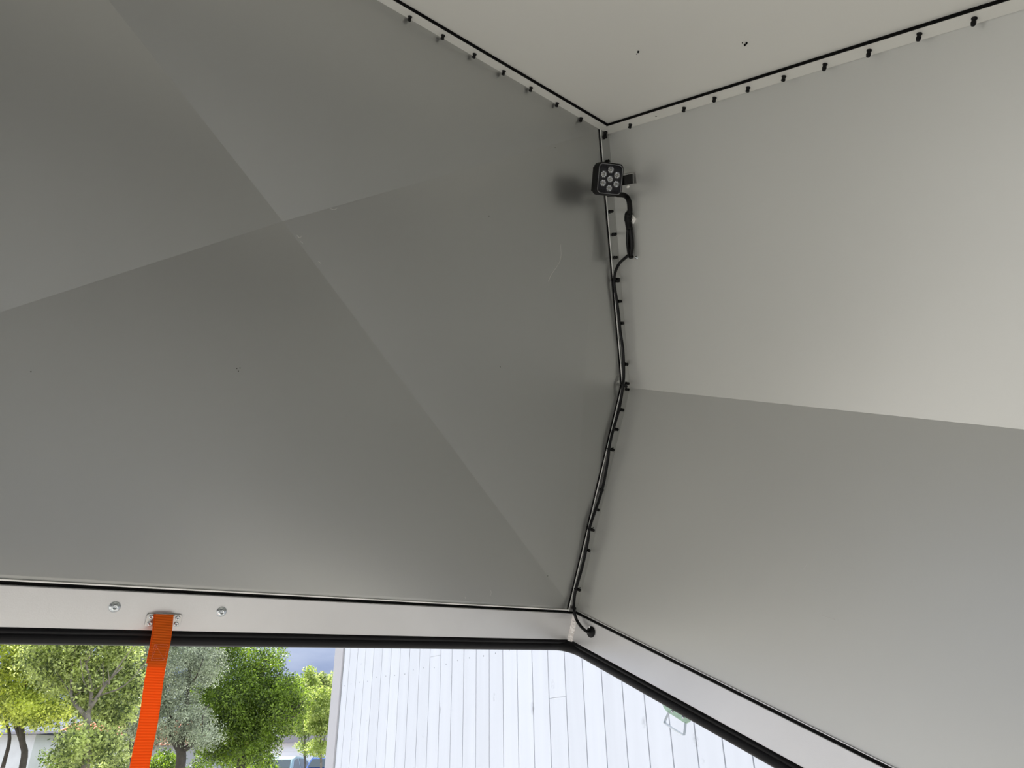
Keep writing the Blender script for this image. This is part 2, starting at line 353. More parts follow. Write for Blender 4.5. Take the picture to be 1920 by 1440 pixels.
for P_, Q_ in (((-.7, k0), (.72, k0)), ((-.7, k0 + .012), (.72, k0 + .012)), ((-.7, k1), (.72, k1)), ((-.7, k1 - .012), (.72, k1 - .012)), ((-.7, k0), (-.7, k1)), ((.72, k0), (.72, k1)), ((-.6, k0), (.72, k1)), ((-.7, k1), (-.4, k0))):
    m_ = 9
    for j in range(m_):
        u0 = j / m_; u1 = (j + .62) / m_
        mb.tube([sp(P_[0] + (Q_[0] - P_[0]) * u0, P_[1] + (Q_[1] - P_[1]) * u0), sp(P_[0] + (Q_[0] - P_[0]) * u1, P_[1] + (Q_[1] - P_[1]) * u1)], .00035, 5)
mb.build('stitching', M_thread, strap)
# plate (in canopy coordinates, parent keeps world location)
pl = bpy.data.objects.new('anchor_plate', None)
pc = lid(306.5, 1162.5, 'b', RF)
mb = MB(); hw, hh, rr = .0275, .0108, .004; poly = []
for cx_, cz_, a0 in ((hw - rr, hh - rr, 0), (-hw + rr, hh - rr, 90), (-hw + rr, -hh + rr, 180), (hw - rr, -hh + rr, 270)):
    for q in range(5):
        a = math.radians(a0 + 22.5 * q); poly.append((pc.x + cx_ + rr * math.cos(a), RF - .0030, pc.z + cz_ + rr * math.sin(a)))
mb.prism(poly, (0, .0030, 0))
mb.tube([(pc.x - .0150, RF - .0030, pc.z + .0085), (pc.x + .0150, RF - .0030, pc.z + .0085)], .0032, 12)
plate = mb.build('anchor_plate', M_stain, None, LID, bevel=.0006)
plate.parent = strap; plate.matrix_parent_inverse = strap.matrix_world.inverted() if False else Matrix.Translation(topL).inverted(); plate.matrix_basis = LID
plate['label'] = 'stainless steel plate with four rivets'
for dx in (-.0205, .0205):
    for dz in (-.0052, .0052):
        mb = MB(); mb.lathe((pc.x + dx, RF - .0030, pc.z + dz), (0, -1, 0), [(0, .0040), (.0008, .0040), (.0017, .0028), (.0018, .0015), (.0004, .0012), (.0004, 0)], 18)
        mb.build('rivet', M_zinc, plate)

# ------------------------------------------------------------------ work light
wl_c = Vector(lid(1143, 336, 'b', 1.215))
face = (Vector((0, -1, 0)) * .80 + (-wl_c.normalized()) * .35 + Vector((0, 0, -.06))).normalized()
upv = LINV.to_3x3() @ (-CD); upv = (upv - face * upv.dot(face)).normalized(); rt = upv.cross(face).normalized() * 1
# rt points to the right as seen by the viewer
if rt.x < 0: rt = -rt
FR = (rt, -face, upv)                                   # x right, y into the lamp, z up
LW = LID @ Matrix(((rt.x, -face.x, upv.x, wl_c.x), (rt.y, -face.y, upv.y, wl_c.y), (rt.z, -face.z, upv.z, wl_c.z), (0, 0, 0, 1)))
wl = empty('work_light', LW); tag(wl, 'small square black work light with seven lenses bolted beside the corner seam', 'lamp')
def rrect(hw, hh, r, y, n=6):
    o = []
    for cx_, cz_, a0 in ((hw - r, hh - r, 0), (-hw + r, hh - r, 90), (-hw + r, -hh + r, 180), (hw - r, -hh + r, 270)):
        for q in range(n + 1):
            a = math.radians(a0 + 90 / n * q); o.append((cx_ + r * math.cos(a), y, cz_ + r * math.sin(a)))
    return o
def loft(mb, rings, cap0=True, cap1=True, smooth=False):
    n = len(rings[0]); vs = [v for r in rings for v in r]
    fs = [(i * n + k, i * n + (k + 1) % n, (i + 1) * n + (k + 1) % n, (i + 1) * n + k) for i in range(len(rings) - 1) for k in range(n)]
    if cap0: fs.append(tuple(range(n)))
    if cap1: fs.append(tuple((len(rings) - 1) * n + k for k in range(n)))
    return mb.add(vs, fs, smooth)
HWL = .0325
mb = MB(); loft(mb, [rrect(.0288, .0308, .009, .0020), rrect(.0288, .0308, .009, -.0010), rrect(.0298, .0318, .010, -.0024), rrect(HWL, .0345, .012, -.0010), rrect(HWL, .0345, .012, .016), rrect(.029, .031, .010, .022), rrect(.025, .027, .008, .030)])
mb.build('housing', M_plastic, wl)
mb = MB()
for k in range(7): mb.box((-.024 + .008 * k, .026, 0), (.0022, .016, .052))
mb.build('cooling_fins', M_plastic, wl)
mb = MB(); loft(mb, [rrect(.0290, .0310, .0092, -.0018), rrect(.0294, .0314, .0094, -.0027), rrect(.0286, .0306, .0090, -.0027), rrect(.0286, .0306, .0090, -.0012)], False, False)
mb.build('bezel_line', mat('bezel', (.35, .35, .36), rough=.35, metal=.5), wl)
mb = MB(); loft(mb, [rrect(.0286, .0306, .009, -.0012), rrect(.0286, .0306, .009, -.0004)])
for k in range(20):                                     # ribbed top and bottom bands of the lens plate
    for sz in (-1, 1): mb.box((-.0247 + k * .0026, -.0014, sz * .0262), (.0009, .0012, .0062))
mb.build('lens_plate', M_glassy, wl)
for (x, z) in ((0.0, .0198), (-.0163, .0088), (.0163, .0098), (0, 0), (-.0163, -.0095), (.0163, -.0090), (0, -.0190)):
    mb = MB(); mb.lathe((x, -.0012, z), (0, -1, 0), [(-.0002, .0085), (.0014, .0085), (.0016, .0076), (.0004, .0068), (-.0000, .0066)], 24)
    ln = mb.build('lens', mat('lens_ring', (.015, .015, .02), rough=.1, coat=.4) if 'lens_ring' not in bpy.data.materials else bpy.data.materials['lens_ring'], wl)
    mb = MB()
    for q in range(8):                                  # faceted reflector petals
        a = math.pi / 4 * q; a2 = a + math.pi / 4; am = (a + a2) / 2
        P0 = (x + .0022 * math.cos(am), -.0014, z + .0022 * math.sin(am)); P1 = (x + .0060 * math.cos(a), -.0022, z + .0060 * math.sin(a)); P2 = (x + .0070 * math.cos(am), -.0016, z + .0070 * math.sin(am)); P3 = (x + .0060 * math.cos(a2), -.0022, z + .0060 * math.sin(a2))
        mb.add([P0, P1, P2, P3, (P0[0], -.0010, P0[2])], [(0, 1, 2), (0, 2, 3), (0, 1, 4), (0, 3, 4)])
    mb.build('reflector', M_lens, ln)
    MB().lathe((x, -.0012, z), (0, -1, 0), [(0, .0020), (.0008, .0018), (.0010, 0)], 12).build('led', M_led, ln)
# bracket from the lamp's right side to the side wall
LWi = LW.inverted() @ LID
bp_, bn = on_side(1186, 334, A, B, .0015)
mbk = MB(); u_b = Vector((0, 1, 0)); v_b = bn.cross(u_b).normalized()
bkt = empty('bracket', Matrix()); bkt.parent = wl
mbk.box(LWi @ bp_, (.022, .026, .002), ((LWi.to_3x3() @ u_b), (LWi.to_3x3() @ v_b), (LWi.to_3x3() @ bn)))
bkt2 = mbk
p_side = Vector((HWL + .001, .012, .001)); q_side = LWi @ (bp_ + bn * .002)
dirb = (q_side - p_side); mid = (p_side + q_side) / 2; dbn = dirb.normalized(); zz = Vector((0, 0, 1)); zz = (zz - dbn * zz.dot(dbn)).normalized()
mbk.box(mid + zz * .0115, (dirb.length + .006, .016, .0015), (dbn, dbn.cross(zz), zz))
COL.objects.unlink(bkt); bpy.data.objects.remove(bkt)
br = mbk.build('bracket', M_stain, wl, bevel=.0004); br['label'] = 'stainless steel mounting bracket'
mb = MB(); mb.box(mid - dbn * .004, (dirb.length * .75, .018, .021), (dbn, dbn.cross(zz), zz)); mb.build('mounting_lug', M_plastic, wl, bevel=.001)
mb = MB(); bc = LWi @ (bp_ + bn * .002 + u_b * .004); bnn = LWi.to_3x3() @ bn; mb.lathe(bc, bnn, [(0, .0035), (.002, .0035), (.0028, .002), (.0028, 0)], 12); mb.build('mounting_screw', M_zinc, br)
mb = MB(); mb.lathe(mid - zz * .013 - face * 0 + Vector((-.001, -.010, -.003)), (0, -1, 0), [(-.004, .0032), (0, .0038), (.0022, .0030), (.0032, 0)], 14); mb.build('side_screw', M_white, wl)['label'] = 'bright round screw head under the bracket'

# ------------------------------------------------------------------ power cable
def fl_(x, y, d=.006): return lid(x, y, 'b', FB - d)
def sd_(x, y, d, P_=A, Q_=B): return on_side(x, y, P_, Q_, d)[0]
cab = empty('power_cable', LID); tag(cab, 'black power cable running down the corner seam from the work light to a grommet', 'cable')
up = [LID.inverted() @ (LW @ Vector((.010, .020, -.0315)))]
low = [sd_(1181, 476, .012), sd_(1172, 484, .012), fl_(1162, 493, .014), fl_(1155, 506, .010), fl_(1152, 520), fl_(1152, 535), fl_(1156, 560), fl_(1160, 590), fl_(1163, 620), fl_(1168, 655), fl_(1169.5, 685), fl_(1169.5, 708), fl_(1168, 722, .010),
       fl_(1165, 745), fl_(1160, 770), fl_(1150, 805), fl_(1145, 825), fl_(1142, 842), fl_(1140, 860), fl_(1136, 885), fl_(1131, 910), fl_(1124, 935), fl_(1116, 958), fl_(1109, 978), fl_(1105, 992), fl_(1103, 1010), fl_(1098, 1035), fl_(1092, 1062), fl_(1084, 1090), fl_(1080, 1104), fl_(1077, 1120), fl_(1076, 1135, .010),
       lid(1077, 1149, 'b', RF - .016)]
gx = lid(1108, 1185, 'a', RS - .001); low += [lid(1081, 1162, 'a', RS - .013), lid(1088, 1173, 'a', RS - .014), lid(1096, 1181, 'a', RS - .013), lid(1103, 1185.5, 'a', RS - .010), gx + Vector((-.003, 0.001, 0))]
MB().tube(smooth_path(low, 8), .0035, 12).build('cable_sheath', M_cable, cab)
# upper lead in heat-shrink, doubled back at its lower end
mb = MB(); ul = [up[0], lid(1158, 365, 'b', 1.235), sd_(1172, 367, .014), sd_(1179, 376, .013), sd_(1181, 392, .012), sd_(1180, 400, .012)]
MB().tube(smooth_path(ul, 8), [.0042] * 8 + [.0058] * 33, 12).build('lamp_lead', M_shrink, cab)
MB().tube(smooth_path([sd_(1180, 397, .011), sd_(1178, 405, .011), sd_(1178, 418, .011), sd_(1180, 430, .011)], 6), [.0066] * 3 + [.0088] * 8 + [.0074] * 8, 14).build('heat_shrink_sleeve', M_shrink, cab)
MB().tube(smooth_path([sd_(1178, 428, .009), sd_(1177, 450, .008), sd_(1179, 470, .009), sd_(1181, 480, .012)], 6), .0046, 12).build('cable_loop', M_cable, cab)
MB().tube(smooth_path([sd_(1182, 428, .009), sd_(1184.5, 450, .008), sd_(1184.5, 465, .009), sd_(1181.5, 482, .014)], 6), [.0048] * 12 + [.005] * 7, 12).build('cable_loop', M_cable, cab)
p, n_ = on_side(1181.5, 482, A, B, .016); MB().lathe(p - n_ * .008, n_, [(0, .0038), (.008, .0042), (.0105, .003), (.0115, 0)], 14).build('end_cap', M_plastic, cab)
def tie(x, y, big=1):
    c = Vector(fl_(x, y)); mb = MB()
    ring = [c + Vector((math.cos(a) * .0046, math.sin(a) * .0046 * .9, .0008 * math.sin(a))) for a in [2 * math.pi * k / 16 for k in range(17)]]
    mb.tube(ring, .0012, 6); mb.box(c + Vector((.0065, -.001, .0005)), (.005, .005, .004)); mb.tube([c + Vector((.006, -.001, .002)), c + Vector((.009, -.004, .006))], .0010, 6)
    if big: mb.lathe(c + Vector((.0105, .004, -.001)), (0, -1, 0), [(0, .003), (.007, .003), (.009, 0)], 10)
    mb.build('cable_tie', M_plastic, cab)
for x, y in ((1153.5, 524), (1168, 722), (1142, 842), (1105, 992), (1080, 1105)): tie(x, y)
c_ = Vector(sd_(1179, 412, .011)); MB().tube([c_ + Vector((math.cos(a) * .0068, math.sin(a) * .0068, 0)) for a in [2 * math.pi * k / 16 for k in range(17)]], .0011, 6).build('cable_tie', M_plastic, cab)
mb = MB(); mb.lathe(gx + Vector((0.0015, 0, 0)), (-1, 0, 0), [(0, .0125), (.003, .0125), (.0045, .0105), (.0052, .006), (.0075, .005), (.0085, .0034)], 28); mb.build('grommet', M_rubber, cab)['label'] = 'round rubber grommet in the rail'
# self-adhesive mount and screw
p, n_ = on_side(1187.5, 411, A, B, 0.001); u1 = Vector((0, 1, 0)); v1 = n_.cross(u1).normalized(); uu = (u1 + v1).normalized(); vv = (v1 - u1).normalized()
mb = MB(); mb.box(p + n_ * .0015, (.015, .015, .003), (uu, vv, n_)); mb.box(p + n_ * .005, (.008, .005, .004), (uu, vv, n_))
o = mb.build('cable_mount', M_white, None, LID, bevel=.0006); tag(o, 'small white adhesive cable mount behind the sleeved lamp lead', 'cable mount')
p, n_ = on_side(1194, 483, A, B, 0)
o = MB().lathe(p, n_, [(0, .0042), (.0012, .0042), (.0026, .0030), (.0030, .0012), (.0016, .001), (.0016, 0)], 16).build('pan_head_screw', M_zinc, None, LID)
tag(o, 'shiny screw head in the side wall beside the cable bend', 'screw')

# ------------------------------------------------------------------ latch hanging outside the side rail
M_latch = mat('green_zinc', (.42, .58, .46), rough=.35, metal=.6, var=.15, vscale=60)
LA = RS + .034
def lt(x, y): return lid(x, y, 'a', LA)
la = empty('toggle_latch', LID); tag(la, 'zinc latch with a wire loop hanging below the right rail against the white boards', 'latch')
q = [lt(1238, 1312), lt(1244, 1327), lt(1249, 1334), lt(1285, 1357), lt(1292, 1354), lt(1296, 1346), lt(1290, 1318), lt(1262, 1296)]
MB().prism(q, (.004, 0, 0)).build('catch_plate', M_latch, la, bevel=.001)
mb = MB(); lp = [lt(1254, 1336), lt(1247, 1352), lt(1248.5, 1358), lt(1278, 1377), lt(1283, 1376), lt(1285, 1356)]
for P_ in (0,):
    pts = smooth_path(lp, 6); vs = []
    for p in pts:
        for d1, d2 in ((0, 0), (.008, 0), (.008, .0018), (0, .0018)): vs.append(p + Vector((d1 - .004, 0, d2)))
    m_ = len(pts); mb.add(vs, [(i * 4 + k, i * 4 + (k + 1) % 4, i * 4 + 4 + (k + 1) % 4, i * 4 + 4 + k) for i in range(m_ - 1) for k in range(4)] + [(0, 1, 2, 3), (m_ * 4 - 4, m_ * 4 - 3, m_ * 4 - 2, m_ * 4 - 1)])
mb.build('wire_loop', M_zinc, la)
for x, y in ((1260, 1334), (1281, 1345)): MB().lathe(lt(x, y), (-1, 0, 0), [(0, .003), (.0015, .003), (.002, .001), (.002, 0)], 12).build('rivet', M_zinc, la)

# ------------------------------------------------------------------ outside: ground
M_ground = mat('pale_gravel', (.40, .385, .355), rough=.9, var=.12, vscale=3, bump=.3, bscale=40)
def gz(y):                                            # level yard, then a gentle rise
    t_ = max(0, min(1, (y - 14) / 18)); return .36 * t_ * t_ * (3 - 2 * t_) + max(0, y - 45) * .03
mb = MB(); ys = [-60, 0, 14, 17, 20, 23, 26, 29, 32, 45, 80, 140]
mb.add([(x, y, gz(y)) for y in ys for x in (-90, 90)], [(2 * i, 2 * i + 1, 2 * i + 3, 2 * i + 2) for i in range(len(ys) - 1)])
tag(mb.build('ground', M_ground), 'pale gravel yard', 'ground', kind='structure')

# ------------------------------------------------------------------ trailer the canopy is hinged to
HZ = (LID @ Vector((CA, BB, -.475))); eh = Vector((AE.x, AE.y, 0)).normalized(); wh = Vector((eh.y, -eh.x, 0)); zz_ = Vector((0, 0, 1))
tl = empty('trailer', Vector((HZ.x, HZ.y, 0))); tag(tl, 'low open trailer box under the raised canopy', 'trailer')
def tb(name, a, b, c, sz, m):
    mb = MB(); mb.box(wh * a + eh * b + zz_ * c, sz, (wh, eh, zz_)); return mb.build(name, m, tl)
M_ply = mat('pale_plywood', (.6, .58, .54), rough=.6); TWd = RS - CA + .03; TL = BF - BB; ZT = HZ.z - .04; FZ = .17
tb('floor_panel', 0, TL / 2, FZ + .02, (2 * TWd, TL, .03), M_ply)
for s_ in (-1, 1): tb('side_board', s_ * TWd, TL / 2, (ZT + FZ) / 2, (.03, TL, ZT - FZ), M_rail)
for b_ in (0.015, TL - .015): tb('end_board', 0, b_, (ZT + FZ) / 2, (2 * TWd - .03, .03, ZT - FZ), M_rail)
for s_ in (-1, 1):
    mb = MB(); mb.lathe(wh * (s_ * (TWd + .04)) + eh * (TL * .45) + zz_ * .27, wh * s_, [(0, .15), (0, .27), (.15, .27), (.17, .24), (.17, .15), (.15, .12), (.15, 0)], 24); mb.build('wheel', mat('trailer_tyre', (.02, .02, .02), rough=.8), tl)

# ------------------------------------------------------------------ white board house
az = math.radians(-37.13); WD = Vector((math.sin(az), math.cos(az), 0)); WN = Vector((math.cos(az), -math.sin(az), 0)); Q = 2.75
M_board = mat('white_stained_boards', (.83, .85, .88), rough=.6, spec=.3)
t = M_board.node_tree; b = t.nodes['Principled BSDF']; tcn = N(t, 'ShaderNodeTexCoord'); g = N(t, 'ShaderNodeNewGeometry')
mp = N(t, 'ShaderNodeMapping'); mp.inputs['Scale'].default_value = (14, 14, 1.1)
n1 = N(t, 'ShaderNodeTexNoise'); n1.inputs['Scale'].default_value = 1; n1.inputs['Detail'].default_value = 4; t.links.new(tcn.outputs['Object'], mp.inputs[0]); t.links.new(mp.outputs[0], n1.inputs['Vector'])
mp2 = N(t, 'ShaderNodeMapping'); mp2.inputs['Scale'].default_value = (1, 1, .45); t.links.new(tcn.outputs['Object'], mp2.inputs[0])
vo = N(t, 'ShaderNodeTexVoronoi'); vo.inputs['Scale'].default_value = 7.5; t.links.new(mp2.outputs[0], vo.inputs['Vector'])
kn = N(t, 'ShaderNodeMapRange'); kn.inputs['From Min'].default_value = .02; kn.inputs['From Max'].default_value = .12; kn.inputs['To Min'].default_value = .70; kn.inputs['To Max'].default_value = 1.0
nn2 = N(t, 'ShaderNodeTexNoise'); nn2.inputs['Scale'].default_value = 45; t.links.new(tcn.outputs['Object'], nn2.inputs['Vector'])
ad = N(t, 'ShaderNodeMath', operation='MULTIPLY_ADD'); ad.inputs[1].default_value = .22; t.links.new(nn2.outputs['Fac'], ad.inputs[0]); t.links.new(vo.outputs['Distance'], ad.inputs[2])
sb = N(t, 'ShaderNodeMath', operation='SUBTRACT'); sb.inputs[1].default_value = .11; t.links.new(ad.outputs[0], sb.inputs[0]); t.links.new(sb.outputs[0], kn.inputs['Value'])
r1 = N(t, 'ShaderNodeMapRange'); r1.inputs['From Min'].default_value = .3; r1.inputs['From Max'].default_value = .7; r1.inputs['To Min'].default_value = .96; r1.inputs['To Max'].default_value = 1.02; t.links.new(n1.outputs['Fac'], r1.inputs['Value'])
r2 = N(t, 'ShaderNodeMapRange'); r2.inputs['To Min'].default_value = .97; r2.inputs['To Max'].default_value = 1.02; t.links.new(g.outputs['Random Per Island'], r2.inputs['Value'])
m1 = N(t, 'ShaderNodeMath', operation='MULTIPLY'); m2 = N(t, 'ShaderNodeMath', operation='MULTIPLY')
t.links.new(kn.outputs[0], m1.inputs[0]); t.links.new(r1.outputs[0], m1.inputs[1]); t.links.new(m1.outputs[0], m2.inputs[0]); t.links.new(r2.outputs[0], m2.inputs[1])
vm = N(t, 'ShaderNodeVectorMath', operation='SCALE'); vm.inputs[0].default_value = (.83, .85, .88); t.links.new(m2.outputs[0], vm.inputs['Scale']); t.links.new(vm.outputs[0], b.inputs['Base Color'])
M_seam = mat('board_backing', (.10, .105, .115), rough=.8)
M_corner = mat('corner_board_grey', (.62, .60, .60), rough=.6)
HT = 5.2
def wp(t_, z, d=0): p = WN * (Q + d) + WD * t_; return Vector((p.x, p.y, z))
house = empty('board_house', wp(3, 0, 3)); tag(house, 'white timber house clad in vertical boards just outside, right of the trees', 'building')
hinv = Matrix.Translation(-house.location)
def hb(mb, name, m, **k):
    mb.v = [tuple(Vector(v) - house.location) for v in mb.v]; return mb.build(name, m, house, **k)
sp_ = .0513 * Q; t_edge = 2.179 * Q; fr = (WD, WN, Vector((0, 0, 1)))
mb = MB(); i = 0; tt = 2.140 * Q + sp_
first = True
joints = {8: 2.02, 10: 1.93, 14: 2.01, 19: 1.58}
edges = [t_edge] + [2.140 * Q - sp_ * k for k in range(0, 60)]
for k in range(len(edges) - 1):
    t1, t0 = edges[k], edges[k + 1]; c = (t0 + t1) / 2; w_ = t1 - t0 - .007
    zs = [0.1, HT] if k not in joints else [0.1, joints[k], HT]
    for j in range(len(zs) - 1):
        mb.box(wp(c, (zs[j] + zs[j + 1]) / 2 + .0005, .010), (w_, .02, zs[j + 1] - zs[j] - (.0015 if len(zs) > 2 else 0)), fr)
mb.cur = 1                                             # nail heads in two rows
for (nx, ny) in ((843, 1244),):
    zn = on_plane(nx, ny, WN * Q, WN).z
    for k in range(len(edges) - 1):
        c = (edges[k] + edges[k + 1]) / 2 + random.uniform(-.012, .012); mb.lathe(wp(c, zn + random.uniform(-.01, .01), 0), -WN, [(-.002, .0045), (.0004, .0045), (.0006, 0)], 8)
hb(mb, 'wall_boards', [M_board, mat('nail_head', (.35, .36, .38), rough=.6)])
mb = MB(); mb.box(wp((t_edge + edges[-1]) / 2, HT / 2 + .05, .024), (t_edge - edges[-1], .006, HT - .1), fr); hb(mb, 'wall_backing', M_seam)
tc_ = 2.2395 * Q
mb = MB(); mb.box(wp((t_edge + .012 + tc_) / 2, HT / 2 + .05, .003), (tc_ - t_edge - .012, .03, HT - .1), fr); hb(mb, 'corner_board', M_corner)
mb = MB(); mb.box(wp(t_edge + .006, HT / 2 + .05, .012), (.012, .016, HT - .1), fr); hb(mb, 'corner_flashing', mat('flashing', (.33, .37, .38), rough=.5))
mb = MB(); mb.box(wp((t_edge + edges[-1]) / 2, HT / 2, 2.6), (t_edge - edges[-1] - .05, 5.1, HT), fr); hb(mb, 'house_body', M_board)
mb = MB(); a_ = wp(edges[-1] - .3, HT, -.35); mb.prism([wp(edges[-1] - .3, HT, -.3), wp(edges[-1] - .3, HT, 5.5), wp(edges[-1] - .3, HT + 1.5, 2.6)], WD * (t_edge - edges[-1] + .6)); hb(mb, 'roof', mat('dark_roof', (.06, .06, .07), rough=.7))
mb = MB(); mb.box(wp((t_edge + edges[-1]) / 2, .05, .02), (t_edge - edges[-1], .04, .1), fr); hb(mb, 'foundation', mat('concrete', (.35, .35, .34), rough=.9))

# ------------------------------------------------------------------ trees
def leaf_mat(name, c1, c2, trans=.4, rough=.5):
    m = bpy.data.materials.new(name); m.use_nodes = True; t = m.node_tree; t.nodes.clear()
    o = N(t, 'ShaderNodeOutputMaterial'); b = N(t, 'ShaderNodeBsdfPrincipled'); tr = N(t, 'ShaderNodeBsdfTranslucent'); mx = N(t, 'ShaderNodeMixShader')
    g = N(t, 'ShaderNodeNewGeometry'); rp = N(t, 'ShaderNodeValToRGB'); rp.color_ramp.elements[0].color = (*c1, 1); rp.color_ramp.elements[1].color = (*c2, 1)
    tcx = N(t, 'ShaderNodeTexCoord'); nx = N(t, 'ShaderNodeTexNoise'); nx.inputs['Scale'].default_value = 3.2; nx.inputs['Detail'].default_value = 3; t.links.new(tcx.outputs['Object'], nx.inputs['Vector'])
    mrx = N(t, 'ShaderNodeMapRange'); mrx.inputs['From Min'].default_value = .36; mrx.inputs['From Max'].default_value = .64; mrx.inputs['To Min'].default_value = -.45; mrx.inputs['To Max'].default_value = .35; t.links.new(nx.outputs['Fac'], mrx.inputs['Value'])
    adx = N(t, 'ShaderNodeMath', operation='ADD', use_clamp=True); t.links.new(g.outputs['Random Per Island'], adx.inputs[0]); t.links.new(mrx.outputs[0], adx.inputs[1])
    t.links.new(adx.outputs[0], rp.inputs[0]); t.links.new(rp.outputs[0], b.inputs['Base Color'])
    hs = N(t, 'ShaderNodeHueSaturation'); hs.inputs['Value'].default_value = 2.3; hs.inputs['Saturation'].default_value = 1.15; t.links.new(rp.outputs[0], hs.inputs['Color']); t.links.new(hs.outputs[0], tr.inputs[0])
    b.inputs['Roughness'].default_value = rough; mx.inputs[0].default_value = trans; t.links.new(b.outputs[0], mx.inputs[1]); t.links.new(tr.outputs[0], mx.inputs[2]); t.links.new(mx.outputs[0], o.inputs[0])
    return m
M_bark = mat('grey_bark', (.20, .18, .15), rough=.9, var=.35, vscale=14, bump=.6, bscale=60)
M_barkd = mat('dark_bark', (.07, .06, .05), rough=.9, var=.3, vscale=14)
LY = leaf_mat('leaf_yellow_green', (.07, .10, .02), (.60, .64, .18), .45)
LG = leaf_mat('leaf_olive_green', (.06, .085, .03), (.55, .62, .24), .35)
LS = leaf_mat('leaf_silver', (.10, .12, .08), (.52, .58, .42), .2)
LD = leaf_mat('leaf_dark_green', (.03, .055, .01), (.24, .34, .06), .35)
LB = leaf_mat('leaf_fresh_green', (.16, .22, .05), (.48, .54, .19), .35)
def leaves(name, parent, m, clumps, n, size, asp=.55):
    """clumps: list of (centre, radius); leaves are small folded blades gathered round the clump centres"""
    cs = np.array([list(c) for c, r in clumps]); rs = np.array([r for c, r in clumps])
    pr = rs ** 2; pr /= pr.sum(); idx = rng.choice(len(cs), n, p=pr)
    d = rng.normal(size=(n, 3)); d /= np.linalg.norm(d, axis=1)[:, None]; rad = rs[idx] * rng.uniform(.1, 1, n) ** .5
    P = cs[idx] + d * rad[:, None] * np.array([1, 1, .8])
    u = rng.normal(size=(n, 3)); u[:, 2] -= .3; u /= np.linalg.norm(u, axis=1)[:, None]
    w = np.cross(u, rng.normal(size=(n, 3))); w /= np.linalg.norm(w, axis=1)[:, None]; nn = np.cross(u, w)
    s = size * rng.uniform(.6, 1.25, n)[:, None]
    V = np.stack([P, P + u * s * .45 + w * s * asp * .5 + nn * s * .08, P + u * s, P + u * s * .45 - w * s * asp * .5 + nn * s * .08], 1).reshape(-1, 3)
    me = bpy.data.meshes.new(name); me.vertices.add(4 * n); me.vertices.foreach_set('co', V.ravel()); me.loops.add(4 * n); me.loops.foreach_set('vertex_index', np.arange(4 * n))
    me.polygons.add(n); me.polygons.foreach_set('loop_start', np.arange(n) * 4); me.polygons.foreach_set('loop_total', np.full(n, 4)); me.update(); me.validate()
    me.materials.append(m); o = bpy.data.objects.new(name, me); COL.objects.link(o); o.parent = parent; return o
def tree(name, label, base, trunk, mains, blobs, m, bark, nl, size, r0=.07, group=None, asp=.55, sub=5, clr=.22, cov=1.0):
    """base: ground point; trunk/mains: polylines (world); blobs: (centre, radii, clumps) filled with leaf clumps"""
    root = empty(name, Vector(base)); tag(root, label, 'tree', group); o = Vector(base)
    mb = MB(); tips = []
    tr = smooth_path(trunk, 5); nn_ = len(tr); mb.tube([p - o for p in tr], [r0 * (1 - .45 * i / nn_) for i in range(nn_)], 9)
    for ml in mains:
        p_ = smooth_path(ml, 5); k = len(p_); mb.tube([p - o for p in p_], [r0 * .55 * (1 - .75 * i / k) for i in range(k)], 7)
        for j in range(sub):
            q0 = p_[random.randrange(k // 3, k)]; dd = Vector((random.gauss(0, 1), random.gauss(0, 1), random.gauss(.6, .7))).normalized(); L_ = random.uniform(.25, .6)
            q = [q0, q0 + dd * L_ * .5 + Vector((random.gauss(0, .05), 0, 0)), q0 + dd * L_ + Vector((0, 0, .15))]
            mb.tube([x - o for x in smooth_path(q, 3)], [r0 * .16] * 4 + [r0 * .09] * 3, 5)
    mb.build('trunk', bark, root)
    cl = []
    for c, rad, nc in blobs:
        for _ in range(nc):
            d = Vector((random.gauss(0, 1), random.gauss(0, 1), random.gauss(0, 1))).normalized() * random.uniform(.25, 1) ** .6
            cl.append((Vector((c[0] + d.x * rad[0], c[1] + d.y * rad[1], c[2] + d.z * rad[2])) - o, clr * random.uniform(.6, 1.3)))
    leaves('foliage', root, m, cl, nl, size, asp)
    return root
def P(px, py, y): return at(px, py, y)
def G(px, y): p = at(px, 1439, y); return Vector((p.x, p.y, gz(y)))
def R(px, y): return px * y / 1556.0                   # pixel length to metres at distance y
y = 9.0   # tree with forked grey trunk
tree('broadleaf_tree', 'loose green tree with a forked grey trunk, just left of the orange strap', G(158, y), [G(158, y), P(160, 1440, y), P(160, 1385, y), P(164, 1350, y), P(163, 1335, y)],
     [[P(163, 1345, y), P(150, 1330, y), P(138, 1315, y), P(134, 1295, y), P(135, 1255, y), P(142, 1215, y)], [P(163, 1345, y), P(170, 1320, y), P(171, 1290, y), P(165, 1260, y), P(160, 1235, y), P(175, 1200, y)],
      [P(170, 1325, y), P(184, 1305, y), P(200, 1280, y), P(230, 1250, y)]],
     [(P(165, 1225, y + .5), (R(105, y), .9, R(85, y)), 210), (P(205, 1310, y + .5), (R(55, y), .6, R(60, y)), 70), (P(165, 1400, y), (R(55, y), .6, R(30, y)), 34), (P(165, 1080, y), (R(150, y), 1.0, R(80, y)), 50)], LG, M_bark, 46000, .042, r0=.05, clr=.16)
y = 11.3
